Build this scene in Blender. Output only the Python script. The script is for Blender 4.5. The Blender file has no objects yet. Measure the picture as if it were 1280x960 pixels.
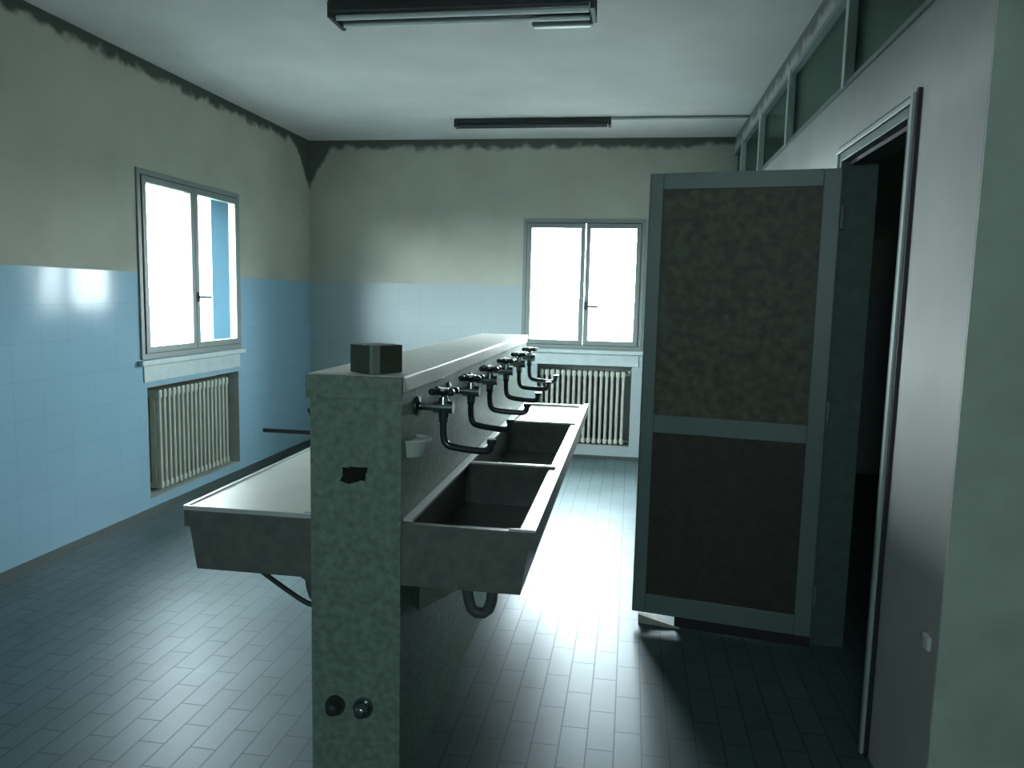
import bpy, bmesh, math, random
from mathutils import Vector, Matrix
random.seed(4)
S = bpy.context.scene
C = bpy.data.collections.new('washroom'); S.collection.children.link(C)
PI = math.pi

# ------------------------------------------------------------------ room sizes (metres)
XL, XR, YF, YB, XE = -3.1, 0.84, 7.05, -2.4, 2.9      # left wall, right partition, far wall, back wall, outer right wall
ZC = 2.93
TW = 0.35                                              # outer wall thickness

# ------------------------------------------------------------------ materials
def mat(name, col, rough=0.6, metal=0.0, spec=0.5, mottle=0.0, mscale=6.0, bump=0.0, bscale=60.0, coat=0.0):
    m = bpy.data.materials.new(name); m.use_nodes = True
    nt = m.node_tree; N = nt.nodes; L = nt.links
    b = N['Principled BSDF']
    b.inputs['Base Color'].default_value = (*col, 1); b.inputs['Roughness'].default_value = rough
    b.inputs['Metallic'].default_value = metal; b.inputs['Specular IOR Level'].default_value = spec
    b.inputs['Coat Weight'].default_value = coat
    tc = N.new('ShaderNodeTexCoord')
    if mottle > 0:
        n = N.new('ShaderNodeTexNoise'); n.inputs['Scale'].default_value = mscale; n.inputs['Detail'].default_value = 6
        L.new(tc.outputs['Object'], n.inputs['Vector'])
        r = N.new('ShaderNodeMapRange'); r.inputs[1].default_value = 0.3; r.inputs[2].default_value = 0.7
        r.inputs[3].default_value = 1 - mottle; r.inputs[4].default_value = 1 + mottle
        L.new(n.outputs['Fac'], r.inputs[0])
        mx = N.new('ShaderNodeVectorMath'); mx.operation = 'SCALE'
        mx.inputs[0].default_value = col; L.new(r.outputs[0], mx.inputs['Scale'])
        L.new(mx.outputs[0], b.inputs['Base Color'])
    if bump > 0:
        n2 = N.new('ShaderNodeTexNoise'); n2.inputs['Scale'].default_value = bscale; n2.inputs['Detail'].default_value = 4
        L.new(tc.outputs['Object'], n2.inputs['Vector'])
        bp = N.new('ShaderNodeBump'); bp.inputs['Strength'].default_value = bump; bp.inputs['Distance'].default_value = 0.01
        L.new(n2.outputs['Fac'], bp.inputs['Height']); L.new(bp.outputs[0], b.inputs['Normal'])
    return m

def wall_mat(name, axis, paint, tile, tile_top, dark_top=0.0, rough=0.16, spec=0.5, corner=None):
    """painted plaster above, glazed square tiles below tile_top; axis = 'Y' or 'X' runs along the wall"""
    m = bpy.data.materials.new(name); m.use_nodes = True
    nt = m.node_tree; N = nt.nodes; L = nt.links
    b = N['Principled BSDF']
    tc = N.new('ShaderNodeTexCoord'); sp = N.new('ShaderNodeSeparateXYZ'); L.new(tc.outputs['Object'], sp.inputs[0])
    cb = N.new('ShaderNodeCombineXYZ'); L.new(sp.outputs[axis], cb.inputs['X']); L.new(sp.outputs['Z'], cb.inputs['Y'])
    br = N.new('ShaderNodeTexBrick'); L.new(cb.outputs[0], br.inputs['Vector'])
    br.offset = 0.0; br.inputs['Scale'].default_value = 1.0
    br.inputs['Brick Width'].default_value = 0.2; br.inputs['Row Height'].default_value = 0.2
    br.inputs['Mortar Size'].default_value = 0.0018; br.inputs['Mortar Smooth'].default_value = 0.3
    t2 = tuple(c * 0.97 for c in tile)
    br.inputs['Color1'].default_value = (*tile, 1); br.inputs['Color2'].default_value = (*t2, 1)
    br.inputs['Mortar'].default_value = (*[c * 0.85 for c in tile], 1)
    # plaster colour with soft mottling
    n = N.new('ShaderNodeTexNoise'); n.inputs['Scale'].default_value = 2.2; n.inputs['Detail'].default_value = 8
    L.new(tc.outputs['Object'], n.inputs['Vector'])
    cr = N.new('ShaderNodeValToRGB'); L.new(n.outputs['Fac'], cr.inputs['Fac'])
    cr.color_ramp.elements[0].position = 0.3; cr.color_ramp.elements[1].position = 0.7
    cr.color_ramp.elements[0].color = (*[c * 0.88 for c in paint], 1); cr.color_ramp.elements[1].color = (*[c * 1.06 for c in paint], 1)
    pc = cr.outputs['Color']
    if dark_top > 0:                                       # patchy dark line where wall and ceiling meet
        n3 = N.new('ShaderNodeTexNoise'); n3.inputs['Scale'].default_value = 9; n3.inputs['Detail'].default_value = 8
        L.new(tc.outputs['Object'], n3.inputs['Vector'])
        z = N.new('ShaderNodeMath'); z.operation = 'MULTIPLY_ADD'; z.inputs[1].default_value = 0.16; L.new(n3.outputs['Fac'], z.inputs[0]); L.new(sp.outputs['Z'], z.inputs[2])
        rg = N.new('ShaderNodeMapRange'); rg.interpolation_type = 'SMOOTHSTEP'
        rg.inputs[1].default_value = ZC - 0.03; rg.inputs[2].default_value = ZC + 0.035; rg.inputs[3].default_value = 0; rg.inputs[4].default_value = dark_top
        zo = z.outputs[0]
        if corner:                                      # the dark line reaches further down towards the corner
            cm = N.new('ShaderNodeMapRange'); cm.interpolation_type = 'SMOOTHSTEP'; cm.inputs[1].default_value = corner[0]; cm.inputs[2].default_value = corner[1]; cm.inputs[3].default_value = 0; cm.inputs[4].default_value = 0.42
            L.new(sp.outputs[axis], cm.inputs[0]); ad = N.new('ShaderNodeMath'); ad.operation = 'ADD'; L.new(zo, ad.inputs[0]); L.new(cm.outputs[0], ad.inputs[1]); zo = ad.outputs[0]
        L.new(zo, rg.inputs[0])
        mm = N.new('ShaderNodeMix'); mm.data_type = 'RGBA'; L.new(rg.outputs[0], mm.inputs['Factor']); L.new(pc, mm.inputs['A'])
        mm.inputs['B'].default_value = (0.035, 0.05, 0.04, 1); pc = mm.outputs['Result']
    gt = N.new('ShaderNodeMath'); gt.operation = 'LESS_THAN'; gt.inputs[1].default_value = tile_top; L.new(sp.outputs['Z'], gt.inputs[0])
    mx = N.new('ShaderNodeMix'); mx.data_type = 'RGBA'; L.new(gt.outputs[0], mx.inputs['Factor']); L.new(pc, mx.inputs['A']); L.new(br.outputs['Color'], mx.inputs['B'])
    L.new(mx.outputs['Result'], b.inputs['Base Color'])
    rr = N.new('ShaderNodeMapRange'); rr.inputs[3].default_value = 0.85; b.inputs['Specular IOR Level'].default_value = spec; rr.inputs[4].default_value = rough; L.new(gt.outputs[0], rr.inputs[0]); L.new(rr.outputs[0], b.inputs['Roughness'])
    # bump: grout lines + slight waviness of each glaze
    wv = N.new('ShaderNodeTexNoise'); wv.inputs['Scale'].default_value = 5; L.new(tc.outputs['Object'], wv.inputs['Vector'])
    sm = N.new('ShaderNodeMath'); sm.operation = 'MULTIPLY_ADD'; sm.inputs[1].default_value = -1.0; L.new(br.outputs['Fac'], sm.inputs[0]); L.new(wv.outputs['Fac'], sm.inputs[2])
    bp = N.new('ShaderNodeBump'); bp.inputs['Strength'].default_value = 0.1; bp.inputs['Distance'].default_value = 0.006
    L.new(sm.outputs[0], bp.inputs['Height']); L.new(bp.outputs[0], b.inputs['Normal'])
    return m

def floor_mat():
    m = bpy.data.materials.new('small glazed floor tiles'); m.use_nodes = True
    nt = m.node_tree; N = nt.nodes; L = nt.links; b = N['Principled BSDF']
    tc = N.new('ShaderNodeTexCoord'); sp = N.new('ShaderNodeSeparateXYZ'); L.new(tc.outputs['Object'], sp.inputs[0])
    cb = N.new('ShaderNodeCombineXYZ'); L.new(sp.outputs['Y'], cb.inputs['X']); L.new(sp.outputs['X'], cb.inputs['Y'])
    br = N.new('ShaderNodeTexBrick'); L.new(cb.outputs[0], br.inputs['Vector'])
    br.offset = 0.5; br.inputs['Scale'].default_value = 1.0
    br.inputs['Brick Width'].default_value = 0.24; br.inputs['Row Height'].default_value = 0.092
    br.inputs['Mortar Size'].default_value = 0.003; br.inputs['Mortar Smooth'].default_value = 0.2
    br.inputs['Color1'].default_value = (0.09, 0.135, 0.14, 1); br.inputs['Color2'].default_value = (0.08, 0.12, 0.125, 1)
    br.inputs['Mortar'].default_value = (0.045, 0.065, 0.068, 1)
    n = N.new('ShaderNodeTexNoise'); n.inputs['Scale'].default_value = 3; n.inputs['Detail'].default_value = 7; L.new(tc.outputs['Object'], n.inputs['Vector'])
    mr = N.new('ShaderNodeMapRange'); mr.inputs[1].default_value = .3; mr.inputs[2].default_value = .7; mr.inputs[3].default_value = .85; mr.inputs[4].default_value = 1.15; L.new(n.outputs['Fac'], mr.inputs[0])
    sc = N.new('ShaderNodeVectorMath'); sc.operation = 'SCALE'; L.new(br.outputs['Color'], sc.inputs[0]); L.new(mr.outputs[0], sc.inputs['Scale'])
    L.new(sc.outputs[0], b.inputs['Base Color'])
    r2 = N.new('ShaderNodeMapRange'); r2.inputs[3].default_value = FLOOR_R; r2.inputs[4].default_value = 0.5; L.new(br.outputs['Fac'], r2.inputs[0]); L.new(r2.outputs[0], b.inputs['Roughness'])
    b.inputs['Specular IOR Level'].default_value = 0.33
    b.inputs['Specular Tint'].default_value = (0.6, 0.88, 1.0, 1)
    w = N.new('ShaderNodeTexNoise'); w.inputs['Scale'].default_value = 14; L.new(tc.outputs['Object'], w.inputs['Vector'])
    sm = N.new('ShaderNodeMath'); sm.operation = 'MULTIPLY_ADD'; sm.inputs[1].default_value = -1.2; L.new(br.outputs['Fac'], sm.inputs[0]); L.new(w.outputs['Fac'], sm.inputs[2])
    bp = N.new('ShaderNodeBump'); bp.inputs['Strength'].default_value = 0.06; bp.inputs['Distance'].default_value = 0.006
    L.new(sm.outputs[0], bp.inputs['Height']); L.new(bp.outputs[0], b.inputs['Normal'])
    return m
FLOOR_R = 0.42

def glass_mat(name, tint=(0.93, 0.97, 0.97), rough=0.02, gloss=(1, 1, 1)):
    m = bpy.data.materials.new(name); m.use_nodes = True
    nt = m.node_tree; N = nt.nodes; L = nt.links
    for x in list(N):
        if x.type != 'OUTPUT_MATERIAL': N.remove(x)
    t = N.new('ShaderNodeBsdfTransparent'); t.inputs[0].default_value = (*tint, 1)
    g = N.new('ShaderNodeBsdfGlossy'); g.inputs['Roughness'].default_value = rough; g.inputs[0].default_value = (*gloss, 1)
    f = N.new('ShaderNodeFresnel')
    ge = N.new('ShaderNodeNewGeometry'); ml = N.new('ShaderNodeMath'); ml.operation = 'MULTIPLY_ADD'
    ml.inputs[1].default_value = -0.8333; ml.inputs[2].default_value = 1.5; L.new(ge.outputs['Backfacing'], ml.inputs[0]); L.new(ml.outputs[0], f.inputs[0])
    mx = N.new('ShaderNodeMixShader'); L.new(f.outputs[0], mx.inputs[0]); L.new(t.outputs[0], mx.inputs[1]); L.new(g.outputs[0], mx.inputs[2])
    L.new(mx.outputs[0], N['Material Output'].inputs['Surface'])
    return m

PAINT = (0.37, 0.385, 0.33)
TILE = (0.245, 0.40, 0.50)
M = dict(
    wall_l=wall_mat('left wall tile and plaster', 'Y', PAINT, TILE, 1.6, dark_top=0.9, rough=0.10, spec=0.07, corner=(6.7, 7.15)),
    wall_f=wall_mat('far wall tile and plaster', 'X', PAINT, (0.315, 0.38, 0.39), 1.6, dark_top=0.85, rough=0.32, spec=0.2, corner=(-2.85, -3.18)),
    wall_r=wall_mat('grey painted partition', 'Y', (0.46, 0.47, 0.45), TILE, -1.0, dark_top=0.75),
    wall_dim=mat('green grey plaster', (0.52, 0.63, 0.54), 0.8, mottle=0.12, mscale=5, bump=0.1),
    ceiling=mat('ceiling paint', (0.60, 0.59, 0.57), 0.85, mottle=0.07, mscale=2.5, bump=0.06),
    floor=floor_mat(),
    base=mat('dark foot strip', (0.055, 0.075, 0.07), 0.4),
    frame=mat('grey green window paint', (0.17, 0.21, 0.20), 0.45, mottle=0.05),
    gasket=mat('dark gasket', (0.02, 0.025, 0.025), 0.6),
    sill=mat('pale stone sill', (0.42, 0.50, 0.50), 0.4, mottle=0.08, mscale=12),
    glass=glass_mat('window glass'),
    pane_dim=glass_mat('clerestory glass', (0.34, 0.46, 0.39), 0.25, (0.45, 0.6, 0.52)),
    radiator=mat('radiator enamel', (0.40, 0.43, 0.37), 0.45, mottle=0.06, mscale=10),
    niche=mat('niche plaster', (0.33, 0.37, 0.35), 0.8, mottle=0.1),
    divider=mat('speckled terrazzo divider', (0.19, 0.285, 0.23), 0.55, mottle=0.25, mscale=45, bump=0.1),
    cap=mat('pale stone capping', (0.66, 0.70, 0.64), 0.35, mottle=0.06, mscale=14),
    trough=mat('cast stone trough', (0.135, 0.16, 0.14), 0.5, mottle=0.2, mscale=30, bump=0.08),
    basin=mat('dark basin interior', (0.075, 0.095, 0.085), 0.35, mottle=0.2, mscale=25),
    rim=mat('pale trough rim', (0.58, 0.64, 0.62), 0.3),
    board=mat('pale drainboard', (0.66, 0.68, 0.62), 0.35, mottle=0.05, mscale=10),
    chrome=mat('tarnished chrome', (0.24, 0.30, 0.30), 0.22, metal=1.0),
    chrome_d=mat('dark oxidised spout', (0.05, 0.07, 0.075), 0.3, metal=0.7),
    bright=mat('polished handle cap', (0.85, 0.9, 0.9), 0.15, metal=0.6),
    hole=mat('dark cavity', (0.008, 0.012, 0.01), 0.9),
    rubber=mat('dark rubber hose', (0.03, 0.045, 0.045), 0.5),
    pvc=mat('grey waste pipe', (0.10, 0.14, 0.13), 0.45),
    carton=mat('dark green carton', (0.05, 0.07, 0.05), 0.6, mottle=0.15, mscale=25),
    tape=mat('worn pale tape', (0.22, 0.29, 0.25), 0.4),
    door_f=mat('painted door frame', (0.15, 0.24, 0.225), 0.4, metal=0.0, mottle=0.05),
    door_p=mat('dark door panel', (0.10, 0.115, 0.085), 0.6, mottle=0.35, mscale=28),
    door_p2=mat('dark brown lower door panel', (0.045, 0.048, 0.036), 0.6, mottle=0.22, mscale=28),
    shutter=mat('dark blue shutter paint', (0.008, 0.021, 0.029), 0.8, spec=0.02),
    side=mat('green side room plaster', (0.35, 0.55, 0.48), 0.8, mottle=0.1),
    jamb=mat('dark green door jamb', (0.08, 0.14, 0.125), 0.5, mottle=0.15, mscale=20),
    casing=mat('pale door casing', (0.42, 0.50, 0.48), 0.4),
    wedge=mat('pale mottled block', (0.45, 0.50, 0.44), 0.6, mottle=0.15, mscale=30),
    lamp=mat('dark lamp housing', (0.025, 0.035, 0.032), 0.5, mottle=0.2, mscale=40),
    lamp_w=mat('pale lamp diffuser', (0.70, 0.78, 0.76), 0.3),
    conduit=mat('grey conduit', (0.25, 0.30, 0.28), 0.5),
    white=mat('white plastic', (0.7, 0.76, 0.74), 0.35),
    soap=mat('pale ceramic', (0.60, 0.70, 0.64), 0.2),
    out_b=mat('hazy facade', (0.036, 0.039, 0.041), 0.9, spec=0.0),
    out_g=mat('dark distant ground', (0.05, 0.056, 0.056), 0.9, spec=0.0),
    out_w=mat('outer wall render', (0.33, 0.45, 0.52), 0.9),
)

# ------------------------------------------------------------------ mesh helpers
class MB:
    def __init__(s): s.bm = bmesh.new()
    def box(s, x0, x1, y0, y1, z0, z1, bev=0.0):
        t = bmesh.new(); bmesh.ops.create_cube(t, size=1)
        for v in t.verts:
            v.co = Vector(((x0 + x1) / 2 + v.co.x * (x1 - x0), (y0 + y1) / 2 + v.co.y * (y1 - y0), (z0 + z1) / 2 + v.co.z * (z1 - z0)))
        if bev > 0: bmesh.ops.bevel(t, geom=t.edges[:], offset=bev, segments=2, affect='EDGES', profile=0.6)
        s.merge(t); return s
    def merge(s, t, mx=None):
        if mx: bmesh.ops.transform(t, matrix=mx, verts=t.verts[:])
        me = bpy.data.meshes.new('tmp'); t.to_mesh(me); t.free(); s.bm.from_mesh(me); bpy.data.meshes.remove(me)
    def tube(s, pts, r, n=12, smooth_pts=0):
        pts = [Vector(p) for p in pts]
        for _ in range(smooth_pts):
            q = [pts[0]]
            for a, b in zip(pts, pts[1:]): q += [a.lerp(b, .25), a.lerp(b, .75)]
            pts = q + [pts[-1]]
        rs = r if isinstance(r, (list, tuple)) else [r] * len(pts)
        if len(rs) != len(pts): rs = [rs[0]] * len(pts)
        rings = []; up = None
        for i, p in enumerate(pts):
            d = (pts[min(i + 1, len(pts) - 1)] - pts[max(i - 1, 0)]).normalized()
            if up is None: up = Vector((0, 0, 1)) if abs(d.z) < 0.9 else Vector((1, 0, 0))
            u = (up - d * up.dot(d)).normalized(); w = d.cross(u); up = u
            rings.append([s.bm.verts.new(p + (u * math.cos(2 * PI * k / n) + w * math.sin(2 * PI * k / n)) * rs[i]) for k in range(n)])
        for a, b in zip(rings, rings[1:]):
            for k in range(n): s.bm.faces.new((a[k], a[(k + 1) % n], b[(k + 1) % n], b[k]))
        s.bm.faces.new(rings[0][::-1]); s.bm.faces.new(rings[-1]); return s
    def prism(s, quad_a, quad_b):
        """solid between two polygons with equal vertex counts"""
        a = [s.bm.verts.new(p) for p in quad_a]; b = [s.bm.verts.new(p) for p in quad_b]; n = len(a)
        s.bm.faces.new(a); s.bm.faces.new(b[::-1])
        for k in range(n): s.bm.faces.new((a[(k + 1) % n], a[k], b[k], b[(k + 1) % n]))
        return s
    def ball(s, c, rx, ry, rz, n=16):
        t = bmesh.new(); bmesh.ops.create_uvsphere(t, u_segments=n, v_segments=n // 2, radius=1)
        for v in t.verts: v.co = Vector((c[0] + v.co.x * rx, c[1] + v.co.y * ry, c[2] + v.co.z * rz))
        s.merge(t); return s
    def build(s, name, m, parent=None, smooth=False, at=None):
        bmesh.ops.recalc_face_normals(s.bm, faces=s.bm.faces[:])
        me = bpy.data.meshes.new(name); s.bm.to_mesh(me); s.bm.free()
        me.materials.append(m)
        if smooth:
            for p in me.polygons: p.use_smooth = True
            try: me.set_sharp_from_angle(angle=math.radians(40))
            except Exception: pass
        o = bpy.data.objects.new(name, me); C.objects.link(o)
        if parent: o.parent = parent
        if at: o.location = at
        return o

def thing(name, label, cat, loc=(0, 0, 0), group=None, rz=0, kind=None):
    o = bpy.data.objects.new(name, None); C.objects.link(o); o.location = loc; o.rotation_euler = (0, 0, rz)
    o.empty_display_size = 0.1
    if label: o['label'] = label
    if cat: o['category'] = cat
    if group: o['group'] = group
    if kind: o['kind'] = kind
    return o
def tag(o, label, cat, group=None, kind=None):
    if label: o['label'] = label
    if cat: o['category'] = cat
    if group: o['group'] = group
    if kind: o['kind'] = kind
    return o

# ------------------------------------------------------------------ SETTING
# window and niche extents
WL = dict(y0=4.43, y1=5.69, z0=1.04, z1=2.25)          # left-wall window
NL = dict(y0=4.48, y1=5.66, z0=0.11, z1=0.86)
WF = dict(x0=-1.014, x1=0.10, z0=1.03, z1=2.215)       # far-wall window
NF = dict(x0=-0.86, x1=0.03, z0=0.12, z1=0.885)
ND = 0.2
def shell_with_holes(mb, a0, a1, z1, holes, put):
    """holes: (a0,a1,z0,z1,depth or None). put(a0,a1,z0,z1,d0,d1) adds a box; d measured outward from the inner face."""
    As = sorted({a0, a1, *[h[0] for h in holes], *[h[1] for h in holes]})
    Zs = sorted({0, z1, *[h[2] for h in holes], *[h[3] for h in holes]})
    for i in range(len(As) - 1):
        for j in range(len(Zs) - 1):
            am, zm = (As[i] + As[i + 1]) / 2, (Zs[j] + Zs[j + 1]) / 2
            d0 = 0.0; skip = False
            for h in holes:
                if h[0] < am < h[1] and h[2] < zm < h[3]:
                    if h[4] is None: skip = True
                    else: d0 = h[4]
            if not skip: put(As[i], As[i + 1], Zs[j], Zs[j + 1], d0, TW)
b = MB()
shell_with_holes(b, YB, YF + TW, ZC, [(WL['y0'], WL['y1'], WL['z0'], WL['z1'], None), (NL['y0'], NL['y1'], NL['z0'], NL['z1'], ND)],
                 lambda a0, a1, z0, z1, d0, d1: b.box(XL - d1, XL - d0, a0, a1, z0, z1))
tag(b.build('wall_left', M['wall_l']), 'left wall, blue glazed tiles below and grey plaster above, around the left window', 'wall', kind='structure')
b = MB()
shell_with_holes(b, XL, XE, ZC, [(WF['x0'], WF['x1'], WF['z0'], WF['z1'], None), (NF['x0'], NF['x1'], NF['z0'], NF['z1'], ND)],
                 lambda a0, a1, z0, z1, d0, d1: b.box(a0, a1, YF + d0, YF + d1, z0, z1))
tag(b.build('wall_far', M['wall_f']), 'far wall facing the camera, tiled below and plastered above', 'wall', kind='structure')
# pale plaster lining of the two radiator niches
def lining(name, put, a0, a1, z0, z1, lab):
    m = MB(); t = 0.006
    put(m, a0, a1, z0, z1, ND - t, ND); put(m, a0, a0 + t, z0, z1, 0.001, ND - t); put(m, a1 - t, a1, z0, z1, 0.001, ND - t)
    put(m, a0 + t, a1 - t, z0, z0 + t, -0.004, ND - t); put(m, a0 + t, a1 - t, z1 - t, z1, 0.001, ND - t)
    return tag(m.build(name, M['niche']), lab, 'trim', kind='structure')
lining('trim_1', lambda m, a0, a1, z0, z1, d0, d1: m.box(XL - d1, XL - d0, a0, a1, z0, z1), NL['y0'], NL['y1'], NL['z0'], NL['z1'], 'plaster lining of the radiator niche in the left wall')
lining('trim_2', lambda m, a0, a1, z0, z1, d0, d1: m.box(a0, a1, YF + d0, YF + d1, z0, z1), NF['x0'], NF['x1'], NF['z0'], NF['z1'], 'plaster lining of the radiator niche in the far wall')

# right partition with the doorway and the strip of high glazing
DY0, DY1, DZ = 2.57, 3.40, 2.115
CZ0, CZ1 = 2.385, 2.80
PW = 0.12
b = MB()
b.box(XR, XR + PW, 2.08, DY0, 0, CZ0); b.box(XR, XR + PW, DY1, YF, 0, CZ0); b.box(XR, XR + PW, DY0, DY1, DZ, CZ0)
b.box(XR, XR + PW, 2.08, YF, CZ1, ZC); b.box(XR, XR + PW, 2.08, 2.2, CZ0, CZ1)
tag(b.build('wall_right', M['wall_r']), 'grey partition on the right with the doorway and high glazing', 'wall', kind='structure')
b = MB(); b.box(XR + PW, XE, 2.08, 2.2, 0, ZC); b.box(XR + 0.001, XR + PW, 2.074, 2.08, 0, ZC)
tag(b.build('wall_return', M['wall_dim']), 'dark green grey wall at the right edge of the picture', 'wall', kind='structure')
b = MB(); b.box(XE, XE + 0.2, YB, YF + TW, 0, ZC)
tag(b.build('wall_outer', M['side']), 'outer wall of the side room beyond the doorway', 'wall', kind='structure')
b = MB(); WB = dict(x0=-0.85, x1=-0.15, z0=1.82, z1=2.22)  # WB: opening for the added fill window
b.box(XL - TW, WB['x0'], YB - 0.2, YB, 0, ZC); b.box(WB['x1'], XE + 0.2, YB - 0.2, YB, 0, ZC)
b.box(WB['x0'], WB['x1'], YB - 0.2, YB, 0, WB['z0']); b.box(WB['x0'], WB['x1'], YB - 0.2, YB, WB['z1'], ZC)
tag(b.build('wall_back', M['wall_dim']), 'back wall behind the camera', 'wall', kind='structure')
b = MB(); b.box(XL - TW, XE + 0.2, YB - 0.2, YF + TW, -0.15, 0)
tag(b.build('floor', M['floor']), 'glossy floor of small oblong grey tiles', 'floor', kind='structure')
b = MB(); b.box(XL - TW, XE + 0.2, YB - 0.2, YF + TW, ZC, ZC + 0.15)
tag(b.build('ceiling', M['ceiling']), 'pale grey plaster ceiling', 'ceiling', kind='structure')
b = MB(); b.box(XL, XL + 0.012, YB, YF, 0, 0.05)  # thin dark strip along the foot of the left wall
tag(b.build('foot_strip_left', M['base']), 'thin dark foot strip along the left wall', 'wall strip', kind='structure')
b = MB(); b.box(XL + 0.012, XR, YF - 0.012, YF, 0, 0.035)  # thin dark strip along the foot of the far wall
tag(b.build('foot_strip_far', M['base']), 'thin dark foot strip along the far wall', 'wall strip', kind='structure')

# ---- windows: local frame with u along the wall, w outward, z up
def window(name, lab, origin, rz, W, z0, z1, mull, handle_side, sill_ext):
    """origin at inner wall face, u from 0..W"""
    t = thing(name, lab, 'window', origin, kind='structure', rz=rz)
    H = z1 - z0; F = 0.035; D = 0.06
    f = MB()   # fixed frame: four bars, slightly proud of the plaster
    f.box(0, W, -0.012, D, z0, z0 + F, .003); f.box(0, W, -0.012, D, z1 - F, z1, .003)
    f.box(0, F, -0.012, D, z0 + F, z1 - F, .003); f.box(W - F, W, -0.012, D, z0 + F, z1 - F, .003)
    f.build('window_frame', M['frame'], t)
    g = MB(); q = F + 0.004
    for (a0, a1) in ((F, F + .004), (W - F - .004, W - F)): g.box(a0, a1, -0.014, 0.03, z0 + F, z1 - F)
    g.box(F, W - F, -0.014, 0.03, z1 - F - .006, z1 - F); g.box(F, W - F, -0.014, 0.03, z0 + F, z0 + F + .004)
    g.build('gasket', M['gasket'], t)
    for k, (a0, a1) in enumerate(((q, mull - 0.003), (mull + 0.003, W - q))):
        s = MB(); B = 0.042; zz0, zz1 = z0 + F + .004, z1 - F - .006
        s.box(a0, a1, -0.02, 0.035, zz0, zz0 + B, .003); s.box(a0, a1, -0.02, 0.035, zz1 - B, zz1, .003)
        s.box(a0, a0 + B, -0.02, 0.035, zz0 + B, zz1 - B, .003); s.box(a1 - B, a1, -0.02, 0.035, zz0 + B, zz1 - B, .003)
        sh = s.build('sash', M['frame'], t)
        p = MB(); p.box(a0 + B - .004, a1 - B + .004, 0.008, 0.012, zz0 + B - .004, zz1 - B + .004); p.build('pane', M['glass'], sh)
    if name == 'window_1':
        o = MB(); o.box(W - .03, W - .004, .0615, .215, z0 + .01, z1 - .01, .003); o = o.build('shutter', M['shutter'], t); o['label'] = 'dark blue shutter folded against the reveal'
    h = MB(); hx = mull + 0.018 * handle_side; hz = z0 + H * 0.335
    h.box(hx - 0.011, hx + 0.011, -0.028, -0.02, hz - 0.035, hz + 0.035, .003)
    h.tube([(hx, -0.026, hz), (hx, -0.05, hz), (hx + 0.012 * handle_side, -0.058, hz), (hx + 0.11 * handle_side, -0.058, hz - 0.003)], 0.008, 10)
    h.build('window_handle', M['gasket'], t, smooth=True)
    sl = MB(); sl.box(-sill_ext, W + sill_ext, -0.035, 0.0, z0 - 0.04, z0 - 0.006, .004); sl.build('window_sill', M['sill'], t)
    ap = MB(); ap.box(0.02, W - 0.02, -0.008, 0.0, z0 - 0.15, z0 - 0.045, .002); ap.build('apron', M['sill'], t)
    o = MB(); o.box(-0.04, W + 0.04, 0.07, TW + 0.04, z0 - 0.03, z0, .003); o.build('outer_sill', M['sill'], t)
    return t
# left wall: u runs +Y, outward is -X  -> rotate +90deg: local x->+Y, local y->-X
window('window_1', 'two-sash window in the left wall above the left radiator', (XL, WL['y0'], 0), PI / 2, WL['y1'] - WL['y0'], WL['z0'], WL['z1'], 5.05 - WL['y0'], 1, 0.03)
window('window_2', 'two-sash window in the far wall, partly hidden by the open door', (WF['x0'], YF, 0), 0, WF['x1'] - WF['x0'], WF['z0'], WF['z1'], -0.437 - WF['x0'], 1, 0.03)

window('window_fill', 'unseen window added in the back wall to fill the surfaces facing the camera', (WB['x1'], YB, 0), PI, WB['x1'] - WB['x0'], WB['z0'], WB['z1'], 0.35, 1, 0.03)  # added window, brightens the surfaces that face the camera
# ---- high glazing in the partition
t = thing('window_3', 'strip of high dark glazing on top of the right partition', 'window', kind='structure')
f = MB(); f.box(XR - 0.01, XR + 0.06, 2.2, YF, CZ0, CZ0 + 0.022, .003); f.box(XR - 0.01, XR + 0.06, 2.2, YF, CZ1 - 0.03, CZ1, .003)
f.build('window_frame', M['frame'], t)
ms = [2.2 + .02, 3.42, 4.62, 5.60, 6.5, YF - .02]
for y in ms[1:-1]:
    f = MB(); f.box(XR - 0.02, XR + 0.019, y - 0.022, y + 0.022, CZ0 + 0.001, CZ1 - 0.001, .003); f.build('mullion', M['casing'], t)
for a, c in zip(ms, ms[1:]):
    p = MB(); p.box(XR + 0.02, XR + 0.026, a + 0.02, c - 0.02, CZ0 + 0.02, CZ1 - 0.028); p.build('pane', M['pane_dim'], t)

# ---- doorway: casing + open leaf
t = thing('door_1', 'tall dark panelled door standing open into the room', 'door', (XR, DY1 - 0.045, 0), kind='structure')
f = MB()
X0 = -0.014                     # local coordinates: x from the partition face, y from the hinge line
yn = DY0 - (DY1 - 0.045); yf = 0.045
f.box(X0, PW + 0.014, yn - 0.0, yn + 0.035, 0, DZ, .003); f.box(X0, PW + 0.014, yf - 0.035, yf, 0, DZ, .003)
f.box(X0, PW + 0.014, yn + 0.035, yf - 0.035, DZ - 0.035, DZ, .003)
f.build('door_frame', M['jamb'], t)
f = MB()
f.box(-0.022, 0.0, yn - 0.022, yn - 0.001, 0, DZ + 0.03, .003); f.box(-0.022, 0.0, yn - 0.001, yf + 0.03, DZ + 0.001, DZ + 0.02, .003)
f.box(-0.022, 0.0, yf + 0.001, yf + 0.03, 0, DZ, .003)
f.build('architrave', M['casing'], t)
f = MB(); f.box(0.02, 0.035, yn + 0.035, yn + 0.05, 0, DZ - 0.035); f.box(0.02, 0.035, yn + .05, yf - 0.05, DZ - 0.05, DZ - 0.035); f.box(-0.012, -0.0002, yn - 0.038, yn - 0.0225, 0, DZ + .04); f.box(-0.012, -0.0002, yn - .0225, yf + .03, DZ + .0205, DZ + .032)
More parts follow.
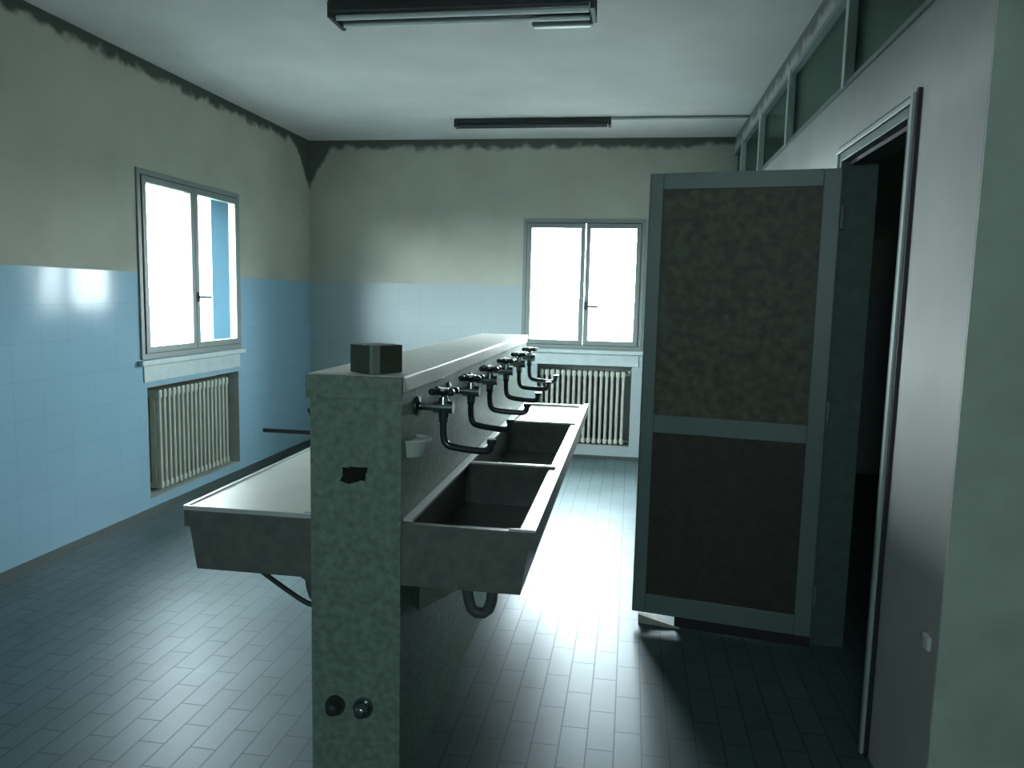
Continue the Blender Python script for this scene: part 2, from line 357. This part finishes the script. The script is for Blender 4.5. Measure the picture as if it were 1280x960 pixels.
f.build('rebate', M['gasket'], t)
LW, LZ0, LZ1, TH = 0.772, 0.055, 2.048, 0.042
leaf = thing('door_leaf', None, None, (-0.012, -0.012, 0)); leaf.parent = t
leaf.rotation_euler = (0, 0, PI - math.radians(9.5))   # leaf local +x runs from hinge to free edge
ST = 0.055
s = MB()                                                # stiles and rails
s.box(0, 0.07, -TH / 2, TH / 2, LZ0, LZ1, .004); s.box(LW - ST, LW, -TH / 2, TH / 2, LZ0, LZ1, .004)
s.box(0.07, LW - ST, -TH / 2, TH / 2, LZ1 - 0.07, LZ1, .003); s.box(0.07, LW - ST, -TH / 2, TH / 2, 0.905, 0.985, .003)
s.box(0.07, LW - ST, -TH / 2, TH / 2, LZ0, LZ0 + 0.09, .003)
s.build('leaf_frame', M['door_f'], leaf)
p = MB(); p.box(0.065, LW - ST + .005, -0.012, 0.012, 0.98, LZ1 - 0.066); p.build('upper_panel', M['door_p'], leaf)
p = MB(); p.box(0.065, LW - ST + .005, -0.012, 0.012, LZ0 + 0.085, 0.91); p.build('lower_panel', M['door_p2'], leaf)
sw = MB(); sw.box(0.0, LW - 0.19, -0.016, 0.016, 0.006, LZ0 - .0005); sw.build('gap_block', M['gasket'], leaf)  # added strip, keeps light from showing under most of the leaf
e = MB(); e.box(LW + 0.0005, LW + 0.006, -TH / 2 + .004, TH / 2 - .004, LZ0, LZ1); e.build('edge_strip', M['frame'], leaf)
for z in (0.25, 1.05, 1.85):
    h = MB(); h.tube([(-0.008, TH / 2, z - 0.045), (-0.008, TH / 2, z + 0.045)], 0.008, 10); h.build('hinge', M['frame'], leaf, smooth=True)

# ------------------------------------------------------------------ DIVIDER with its capping
DX0, DX1, DYN, DYE, DZT = -0.905, -0.632, 2.05, 4.62, 1.268
t = thing('divider_wall', 'low dark stone divider with pale capping, standing between the two wash troughs', 'divider', ((DX0 + DX1) / 2, (DYN + DYE) / 2, 0))
def L3(x, y, z=0): return (x - t.location.x, y - t.location.y, z)
def lbox(mb, x0, x1, y0, y1, z0, z1, bev=0): return mb.box(x0 - t.location.x, x1 - t.location.x, y0 - t.location.y, y1 - t.location.y, z0, z1, bev)
m = MB()
# end post built round the ragged hole
hx0, hx1, hz0, hz1 = -0.807, -0.737, 0.962, 0.998
lbox(m, DX0, DX1, DYN + 0.07, DYE, 0, DZT - 0.05)
lbox(m, DX0, hx0, DYN, DYN + 0.07, 0, DZT - 0.05); lbox(m, hx1, DX1, DYN, DYN + 0.07, 0, DZT - 0.05)
lbox(m, hx0, hx1, DYN, DYN + 0.07, 0, hz0); lbox(m, hx0, hx1, DYN, DYN + 0.07, hz1, DZT - 0.05)
m.build('divider_body', M['divider'], t)
m = MB()
m.prism([L3(hx0 - .008, DYN - .001, hz0 - .004), L3(hx0 + .02, DYN - .001, hz0 - .012), L3(hx1 - .02, DYN - .001, hz0 - .002), L3(hx1 + .004, DYN - .001, hz1 - .01), L3(hx1 + .006, DYN - .001, hz1 + .004), L3(hx0 + .02, DYN - .001, hz1 + .003), L3(hx0 + .006, DYN - .001, hz0 + .02)],
        [L3(hx0 - .008, DYN - .0003, hz0 - .004), L3(hx0 + .02, DYN - .0003, hz0 - .012), L3(hx1 - .02, DYN - .0003, hz0 - .002), L3(hx1 + .004, DYN - .0003, hz1 - .01), L3(hx1 + .006, DYN - .0003, hz1 + .004), L3(hx0 + .02, DYN - .0003, hz1 + .003), L3(hx0 + .006, DYN - .0003, hz0 + .02)])
o = m.build('broken_hole', M['hole'], t); o['label'] = 'dark ragged hole broken into the end post'
m = MB(); lbox(m, DX0 - 0.012, DX1 + 0.006, DYN + .012, DYE + 0.02, DZT - 0.05, DZT, .006)
o = m.build('capping', M['cap'], t); o['label'] = 'pale stone capping'
m = MB(); lbox(m, DX0 - 0.012, DX1 + 0.002, DYN - .004, DYN + .0118, DZT - 0.07, DZT - .003, .003)
m.build('capping_end', M['divider'], t)
for (x, z, mm) in ((-0.83, 0.27, 'rubber'), (-0.742, 0.272, 'chrome')):
    m = MB(); m.tube([L3(x, DYN + 0.01, z), L3(x, DYN - 0.012, z)], 0.030, 20); m.tube([L3(x, DYN - 0.010, z), L3(x, DYN - 0.035, z)], [0.022, 0.019], 20)
    m.ball(L3(x, DYN - 0.035, z), 0.019, 0.008, 0.019)
    o = m.build('pipe_stub', M[mm], t, smooth=True); o['label'] = 'dark capped pipe stub' if mm == 'rubber' else 'shiny capped pipe stub'

# ------------------------------------------------------------------ TROUGHS
def trough(sgn, label, xin, xout, flat):
    """sgn=+1 right side; xin at divider face, xout outer lip"""
    t = thing('wash_trough', label, 'wash trough', ((xin + xout) / 2, 3.36, 0), group='wash troughs on the two sides of the divider')
    ox, oy = t.location.x, t.location.y
    Y0, Y1 = 2.052, 4.67; ZT, ZL, ZB = 0.85, 0.788, 0.658; w = 0.018; ti = 0.038
    def P(x, y, z): return (x - ox, y - oy, z)
    def bx(m, x0, x1, y0, y1, z0, z1, bev=0): return m.box(min(x0, x1) - ox, max(x0, x1) - ox, y0 - oy, y1 - oy, z0, z1, bev)
    b0, b1 = xout - sgn * 0.018, xout - sgn * ti         # outer side top / bottom x
    # hull: tapered shell made of solid walls and a bottom
    m = MB()
    m.prism([P(xin, Y0, ZB), P(b1, Y0, ZB), P(b0, Y0, ZL), P(xin, Y0, ZL)], [P(xin, Y0 + .03, ZB), P(b1, Y0 + .03, ZB), P(b0, Y0 + .03, ZL), P(xin, Y0 + .03, ZL)])
    m.prism([P(xin, Y1 - .03, ZB), P(b1, Y1 - .03, ZB), P(b0, Y1 - .03, ZL), P(xin, Y1 - .03, ZL)], [P(xin, Y1, ZB), P(b1, Y1, ZB), P(b0, Y1, ZL), P(xin, Y1, ZL)])
    m.prism([P(b1, Y0 + .03, ZB), P(b1 - sgn * .025, Y0 + .03, ZB), P(b0 - sgn * .025, Y0 + .03, ZL), P(b0, Y0 + .03, ZL)],
            [P(b1, Y1 - .03, ZB), P(b1 - sgn * .025, Y1 - .03, ZB), P(b0 - sgn * .025, Y1 - .03, ZL), P(b0, Y1 - .03, ZL)])
    bx(m, xin, b1, Y0 + .03, Y1 - .03, ZB, ZB + .02)
    m.build('trough_body', M['trough'], t)
    # end and side bands under the lip
    m = MB(); bx(m, xin, xout, Y0, Y0 + w, ZL, ZT - .008); bx(m, xin, xout, Y1 - w, Y1, ZL, ZT - .008); bx(m, xout - sgn * .02, xout, Y0 + w, Y1 - w, ZL, ZT - .0081)
    m.build('apron', M['trough'], t)
    rim = MB()
    bx(rim, xout - sgn * (.022), xout + sgn * .002, Y0 - .002, Y1 + .002, ZT - .008, ZT, .002)
    bx(rim, xin, xin + sgn * .030, Y0 + .02, Y1, ZT - .008, ZT + .002, .002)
    if flat:
        rim.bm.free(); rim = MB()
        bx(rim, xout - sgn * .010, xout + sgn * .002, Y0 - .002, Y1 + .002, ZT - .012, ZT + .002, .001)
        bx(rim, xin, xin + sgn * .030, Y0 + .02, Y1, ZT - .008, ZT + .002, .002)
        bx(rim, xin, xout - sgn * .010, Y0 - .002, Y0 + .008, ZT - .012, ZT + .002, .001)
        0 and bx(rim, xin + sgn * .03, xout - sgn * .022, Y0 - .002, Y0 + .02, ZT - .008, ZT, .002)
        o = rim.build('rim', M['rim'], t); o['label'] = 'thin pale raised rim'
        m = MB(); bx(m, xin + sgn * .0301, xout - sgn * .0101, Y0 + .0081, Y1 - .001, ZT - .0079, ZT - .002)
        o = m.build('drainboard', M['board'], t); o['label'] = 'pale flat drainboard'
    else:
        parts = [(Y0 + w, 2.872, 'b'), (2.895, 3.92, 'b'), (3.95, Y1 - w, 's')]
        for y in (2.872, 3.92): bx(rim, xin + sgn * .03, xout - sgn * .022, y, y + .024, ZT - .008, ZT - .0005, .002)
        bx(rim, xout - sgn * .075, xout - sgn * .022, Y0 - .002, Y0 + .008, ZT - .008, ZT, .002)
        o = rim.build('rim', M['rim'], t); o['label'] = 'thin pale raised rim'
        for (ya, yb, k) in parts:
            z = ZB + .022 if k == 'b' else ZT - .03
            m = MB(); c = .008
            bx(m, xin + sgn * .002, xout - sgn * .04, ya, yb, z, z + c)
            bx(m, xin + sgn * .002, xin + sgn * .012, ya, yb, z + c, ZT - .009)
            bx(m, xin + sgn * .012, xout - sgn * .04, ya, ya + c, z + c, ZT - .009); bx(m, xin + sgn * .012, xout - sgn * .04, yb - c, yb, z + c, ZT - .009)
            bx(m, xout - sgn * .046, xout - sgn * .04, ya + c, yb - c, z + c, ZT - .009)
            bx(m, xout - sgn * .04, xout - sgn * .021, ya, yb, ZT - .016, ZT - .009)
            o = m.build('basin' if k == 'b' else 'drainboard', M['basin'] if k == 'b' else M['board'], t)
            if k == 'b':
                d = MB(); cx, cy = (xin + xout) / 2, (ya + yb) / 2
                d.tube([P(cx, cy, z + c - .001), P(cx, cy, z + c + .004)], 0.032, 20); d.build('drain', M['chrome'], o, smooth=True)
    # waste pipes with U traps below, and wall brackets
    for y in (2.5, 3.4, 4.3):
        xm = (xin + xout) / 2
        m = MB()
        m.tube([P(xm, y, ZB - .001), P(xm, y, ZB - .05)], 0.034, 16)
        m.tube([P(xm, y, ZB - .04), P(xm, y, ZB - .2), P(xm - sgn * .02, y, ZB - .26), P(xm - sgn * .07, y, ZB - .26), P(xm - sgn * .09, y, ZB - .2), P(xm - sgn * .09, y, ZB - .14), P(xm - sgn * .11, y, ZB - .12), P(xin, y, ZB - .12)], 0.02, 12, 1)
        m.build('waste_trap', M['pvc'], t, smooth=True)
    for y in (2.25, 3.1, 3.9, 4.5):
        m = MB()
        m.prism([P(xin, y, ZB - .001), P(xin + sgn * .22, y, ZB - .001), P(xin + sgn * .22, y, ZB - .02), P(xin, y, ZB - .16)],
                [P(xin, y + .02, ZB - .001), P(xin + sgn * .22, y + .02, ZB - .001), P(xin + sgn * .22, y + .02, ZB - .02), P(xin, y + .02, ZB - .16)])
        m.build('bracket', M['trough'], t)
    return t
trough(1, 'long dark stone wash trough with open basins, on the right side of the divider', DX1 + .001, -0.242, False)
trough(-1, 'long dark stone wash trough on the left side of the divider, pale flat top', DX0 - .001, -1.31, True)

# drain hose hanging below the left trough
m = MB(); m.tube([(-1.11, 2.12, 0.648), (-1.08, 2.12, 0.625), (-0.98, 2.11, 0.57), (-0.94, 2.11, 0.55), (-0.905, 2.11, 0.545)], 0.0075, 10, 2)
tag(m.build('drain_hose', M['rubber'], smooth=True), 'thin dark hose sagging below the left trough towards the end post', 'hose')

# ------------------------------------------------------------------ TAPS
def make_tap():
    """origin on the divider face, +x away from it"""
    t = thing('wall_tap', 'tap', 'tap', group='chrome taps along the divider')
    m = MB()
    m.tube([(0, 0, 0), (0.008, 0, 0), (0.014, 0, 0)], [0.030, 0.030, 0.018], 18)
    m.tube([(0.01, 0, 0), (0.075, 0, 0)], 0.0125, 14); m.tube([(0.055, 0, 0), (0.115, 0, 0)], 0.019, 16)
    m.tube([(0.085, 0, 0.0), (0.085, 0, 0.032)], [0.018, 0.013], 16); m.tube([(0.085, 0, 0.0), (0.085, 0, -0.035)], [0.018, 0.014], 16)
    m.build('tap_body', M['chrome'], t, smooth=True)
    h = MB()
    h.tube([(0.085, 0, 0.030), (0.085, 0, 0.046)], 0.010, 12)
    for k in range(4):
        a = PI / 4 + k * PI / 2
        h.tube([(0.085, 0, 0.046), (0.085 + math.cos(a) * .038, math.sin(a) * .038, 0.048)], [0.011, 0.009], 10)
        h.ball((0.085 + math.cos(a) * .040, math.sin(a) * .040, 0.048), .013, .013, .011, 10)
    hh = h.build('tap_handle', M['chrome_d'], t, smooth=True)
    c = MB(); c.tube([(0.085, 0, 0.050), (0.085, 0, 0.058)], [0.020, 0.014], 16); c.build('handle_cap', M['bright'], hh, smooth=True)
    s = MB()
    s.tube([(0.085, 0, -0.03), (0.085, 0, -0.045)], 0.014, 14)
    s.tube([(0.085, 0, -0.04), (0.085, 0, -0.085), (0.092, 0, -0.112), (0.115, 0, -0.122), (0.215, 0, -0.128), (0.232, 0, -0.122), (0.236, 0, -0.098)], 0.0108, 12, 2)
    s.tube([(0.236, 0, -0.102), (0.236, 0, -0.088)], 0.0145, 12)
    s.build('spout', M['chrome_d'], t, smooth=True)
    return t
def copy_tree(o, parent=None):
    c = o.copy(); C.objects.link(c)
    if parent: c.parent = parent
    for ch in [x for x in o.children]: copy_tree(ch, c)
    return c
tap0 = make_tap()
order = ['nearest the end post', 'second from the end post', 'third from the end post', 'fourth from the end post', 'second from the far end', 'nearest the far window']
tap_y = [2.20, 2.60, 2.96, 3.36, 3.76, 4.15]
first = True
angs = [-4, -12, 6, -8, 14, -6]
for side, sx in (('right', 1), ('left', -1)):
    for k, y in enumerate(tap_y):                      # the nearest left tap is missing, only a rod is left there
        if sx < 0 and k == 0: continue
        o = tap0 if first else copy_tree(tap0); first = False
        o.location = (DX1 + .0005 if sx > 0 else DX0 - .0005, y, 1.165)
        o.rotation_euler = (0, 0, 0 if sx > 0 else PI)
        o['label'] = 'dark chrome tap on the %s side of the divider, %s' % (side, order[k] if sx > 0 else order[k - 1] if k < 4 else order[k])
        for ch in o.children:                          # spouts are swung a little differently
            if ch.name.startswith('spout'):
                a = math.radians(angs[k] if sx > 0 else 0)
                ch.matrix_local = Matrix.Translation((0.085, 0, 0)) @ Matrix.Rotation(a, 4, 'Z') @ Matrix.Translation((-0.085, 0, 0))

m = MB(); m.tube([(DX0 - .0005, 2.16, 1.073), (-1.105, 2.16, 1.073)], .0065, 10); m.tube([(DX0 - .0005, 2.16, 1.073), (DX0 - .008, 2.16, 1.073)], .016, 14)
tag(m.build('metal_rod', M['rubber'], smooth=True), 'thin dark straight rod sticking out over the left trough beside the end post', 'rod')

# pale soap dish on the right face of the divider
t = thing('soap_dish', 'small pale rounded soap dish on the divider below the nearest right tap', 'soap dish', (DX1, 2.15, 1.07))
m = MB()
n = 14
ra = [(0.055 * math.sin(PI * k / n), -0.055 * math.cos(PI * k / n)) for k in range(n + 1)]
m.prism([(x, y, 0.0) for x, y in ra], [(x * .7, y * .8, -0.045) for x, y in ra])
m.build('dish', M['soap'], t)
m = MB(); m.tube([(x * 1.04, y * 1.04, 0.003) for x, y in ra], 0.005, 8); m.build('dish_rim', M['rim'], t, smooth=True)

# ------------------------------------------------------------------ small carton on the capping
t = thing('carton', 'small dark carton standing on the pale capping of the divider, above the end post', 'box', (-0.742, 2.155, DZT), rz=math.radians(-33))
a = 0.056
m = MB(); m.box(-.054, .054, -.055, .055, 0.0, 0.082, .003); m.build('carton_body', M['carton'], t)
m = MB(); m.box(.040, .0552, -.0562, -.055, 0.001, 0.0832); m.box(.0541, .0552, -.055, -.030, 0.001, 0.0832); m.build('corner_strip', M['tape'], t)
m = MB(); m.box(-.006, .010, -.0545, .0545, 0.0821, 0.0831); m.build('tape', M['tape'], t)

# ------------------------------------------------------------------ RADIATORS (column type)
def radiator(label, loc, rz, n, pitch, H):
    t = thing('radiator', label, 'radiator', loc, rz=rz, group='column radiators under the windows')
    m = MB(); W = n * pitch
    for k in range(n):
        u = (k + .5) * pitch
        for dy in (-0.045, 0.0, 0.045):
            m.box(u - .0125, u + .0125, dy - .016, dy + .016, .03, H - .03, .008)
        m.box(u - .019, u + .019, -.066, .066, 0.012, .06, .012); m.box(u - .019, u + .019, -.066, .066, H - .06, H, .012)
    m.tube([(0.0, 0, .036), (W, 0, .036)], .016, 10); m.tube([(0.0, 0, H - .03), (W, 0, H - .03)], .016, 10)
    m.build('radiator_columns', M['radiator'], t)
    v = MB(); v.tube([(W - .002, 0, H - .03), (W + .035, 0, H - .03)], .012, 10); v.tube([(W + .03, 0, H - .045), (W + .03, 0, H + .0)], .015, 12)
    v.build('valve', M['casing'], t, smooth=True)
    v = MB(); v.tube([(W - .002, 0, .036), (W + .04, 0, .036), (W + .045, 0.02, .036), (W + .045, .075, .036)], .009, 10); v.build('return_pipe', M['casing'], t, smooth=True)
    for s in (.12, W - .12):
        f = MB(); f.box(s - .015, s + .015, -.03, .03, 0, .013); f.build('foot', M['radiator'], t)
    return t
radiator('pale column radiator in the niche of the left wall, under the left window', (XL - .105, 4.66, NL['z0'] + .006), PI / 2, 17, .054, .70)
radiator('pale column radiator in the niche of the far wall, under the far window', (NF['x0'] + .02, YF + .105, NF['z0'] + .006), 0, 16, .051, .70)

# ------------------------------------------------------------------ CEILING LIGHTS
def lamp(label, x0, x1, y, w, extra, D=.085):
    t = thing('fluorescent_light', label, 'ceiling light', ((x0 + x1) / 2, y, ZC), group='unlit fluorescent fittings on the ceiling')
    h = (x1 - x0) / 2
    m = MB()
    m.prism([(-h, -w / 2 + .02, 0), (-h, w / 2 - .02, 0), (-h, w / 2, -D + .02), (-h, -w / 2, -D + .02)], [(h, -w / 2 + .02, 0), (h, w / 2 - .02, 0), (h, w / 2, -D + .02), (h, -w / 2, -D + .02)])
    m.build('housing', M['lamp'], t)
    for dy in (-w / 4, w / 4):
        tb = MB(); tb.tube([(-h + .03, dy, -D + .004), (h - .03, dy, -D + .004)], .013, 12)
        tb.build('tube', M['lamp_w'] if extra else M['lamp'], t, smooth=True)
    for s in (-1, 1):
        e = MB(); e.box(s * h - .022 if s > 0 else s * h, s * h if s > 0 else s * h + .022, -w / 2, w / 2, -D - .008, -.018, .003); e.build('end_cap', M['lamp'], t)
    if extra:
        e = MB(); e.box(h - .32, h - .02, w / 2 + .002, w / 2 + .03, -D - .01, -.05, .003); e.build('reflector', M['conduit'], t)
        e = MB(); e.box(h - .31, h - .03, w / 2 + .0, w / 2 + .032, -D - .018, -D - .0105, .002); e.build('reflector_lip', M['lamp_w'], t)
    return t
lamp('unlit fluorescent fitting nearest the camera, cut by the top of the picture', -1.53, -0.225, 3.80, 0.2, True)
lamp('unlit dark fluorescent fitting on the ceiling in front of the far wall', -1.49, -0.22, 6.27, 0.10, False, .06)
m = MB(); m.tube([(-0.215, 6.25, ZC - .012), (XR - .001, 6.25, ZC - .012)], .011, 10)
tag(m.build('ceiling_conduit', M['conduit'], smooth=True), 'thin grey conduit on the ceiling running right from the far light', 'conduit')

# ------------------------------------------------------------------ small things
m = MB()
m.prism([(0.0, 0, 0), (0.19, 0, 0), (0.19, 0, 0.006), (0.0, 0, 0.042)], [(0.0, .045, 0), (0.19, .045, 0), (0.19, .045, 0.006), (0.0, .045, 0.042)])
o = m.build('pale_block', M['wedge']); o.location = (0.088, 3.445, 0); o.rotation_euler = (0, 0, math.radians(-9.5))  # pale wedge-shaped block on the floor by the free door edge
tag(o, 'pale wedge-shaped block on the floor at the foot of the open door', 'door wedge')
t = thing('wall_socket', 'small white fitting low on the corner of the right partition', 'socket', (XR, 2.135, 0.588))
m = MB(); m.box(-.012, -.0002, -.02, .02, -.02, .02, .004); m.build('socket_plate', M['white'], t)
m = MB(); m.tube([(-.012, 0, 0), (-.018, 0, 0)], .010, 12); m.build('socket_face', M['casing'], t, smooth=True)

# ------------------------------------------------------------------ OUTSIDE (first floor, hazy town)
b = MB(); b.box(-140, 140, 8.5, 200, -3.6, -3.5); b.box(-200, -4.5, -100, 8.5, -3.6, -3.5)
tag(b.build('ground', M['out_g']), 'pale ground outside the windows', 'ground', kind='structure')
for (x, y, w, d, h, lab) in ((-7, 60, 12, 10, 4.5, 'hazy pale low building seen through the left sash of the far window'),
                             (3.0, 52, 5, 8, 6.4, 'hazy pale taller building seen through the right sash of the far window')):
    t = thing('distant_building', lab, 'building', (x, y, -3.5))
    m = MB(); m.box(-w / 2, w / 2, 0, d, 0, h); m.build('building_wall', M['out_b'], t)
    m = MB(); m.prism([(-w / 2, 0, h), (w / 2, 0, h), (0, 0, h + .7)], [(-w / 2, d, h), (w / 2, d, h), (0, d, h + .7)]); m.build('roof', M['out_b'], t)

# ------------------------------------------------------------------ LIGHT
W = bpy.data.worlds.new('sky'); S.world = W; W.use_nodes = True
bg = W.node_tree.nodes['Background']; bg.inputs['Color'].default_value = (0.90, 0.96, 1.0, 1); bg.inputs['Strength'].default_value = 13.0
def portal(name, loc, rot, sx, sy):
    l = bpy.data.lights.new(name, 'AREA'); l.shape = 'RECTANGLE'; l.size = sx; l.size_y = sy; l.cycles.is_portal = True
    o = bpy.data.objects.new(name, l); C.objects.link(o); o.location = loc; o.rotation_euler = rot
portal('window_daylight', (XL - .2, (WL['y0'] + WL['y1']) / 2, (WL['z0'] + WL['z1']) / 2), (0, -PI / 2, 0), WL['z1'] - WL['z0'], WL['y1'] - WL['y0'])
portal('window_daylight', ((WF['x0'] + WF['x1']) / 2, YF + .2, (WF['z0'] + WF['z1']) / 2), (-PI / 2, 0, 0), WF['x1'] - WF['x0'], WF['z1'] - WF['z0'])

portal('window_daylight', ((WB['x0'] + WB['x1']) / 2, YB - .15, (WB['z0'] + WB['z1']) / 2), (PI / 2, 0, 0), WB['x1'] - WB['x0'], WB['z1'] - WB['z0'])  # portal for the added back window

# ------------------------------------------------------------------ CAMERA (solved from the vanishing points)
f = 948.0
Yc = Vector((150, -106, f)).normalized(); Zd = Vector((-190, 8220, f)); Zd = (Zd - Yc * Yc.dot(Zd)).normalized(); Xc = Zd.cross(Yc)
rows = [Xc, Yc, -Zd]
right = Vector([r[0] for r in rows]); up = -Vector([r[1] for r in rows]); back = -Vector([r[2] for r in rows])
cd = bpy.data.cameras.new('camera'); cd.sensor_width = 36; cd.sensor_fit = 'HORIZONTAL'; cd.lens = f / 1280 * 36; cd.clip_start = 0.05; cd.clip_end = 500
co = bpy.data.objects.new('camera', cd); C.objects.link(co); S.camera = co
mx = Matrix((right, up, back)).transposed().to_4x4(); mx.translation = Vector((0, 0, 1.5)); co.matrix_world = mx

S.view_settings.view_transform = 'Standard'; S.view_settings.look = 'None'; S.view_settings.exposure = 3.05; S.view_settings.gamma = 1
S.view_settings.use_curve_mapping = False
S.cycles.max_bounces = 12; S.cycles.diffuse_bounces = 8; S.cycles.glossy_bounces = 4; S.cycles.transparent_max_bounces = 12
S.cycles.use_denoising = True; S.cycles.sample_clamp_indirect = 10
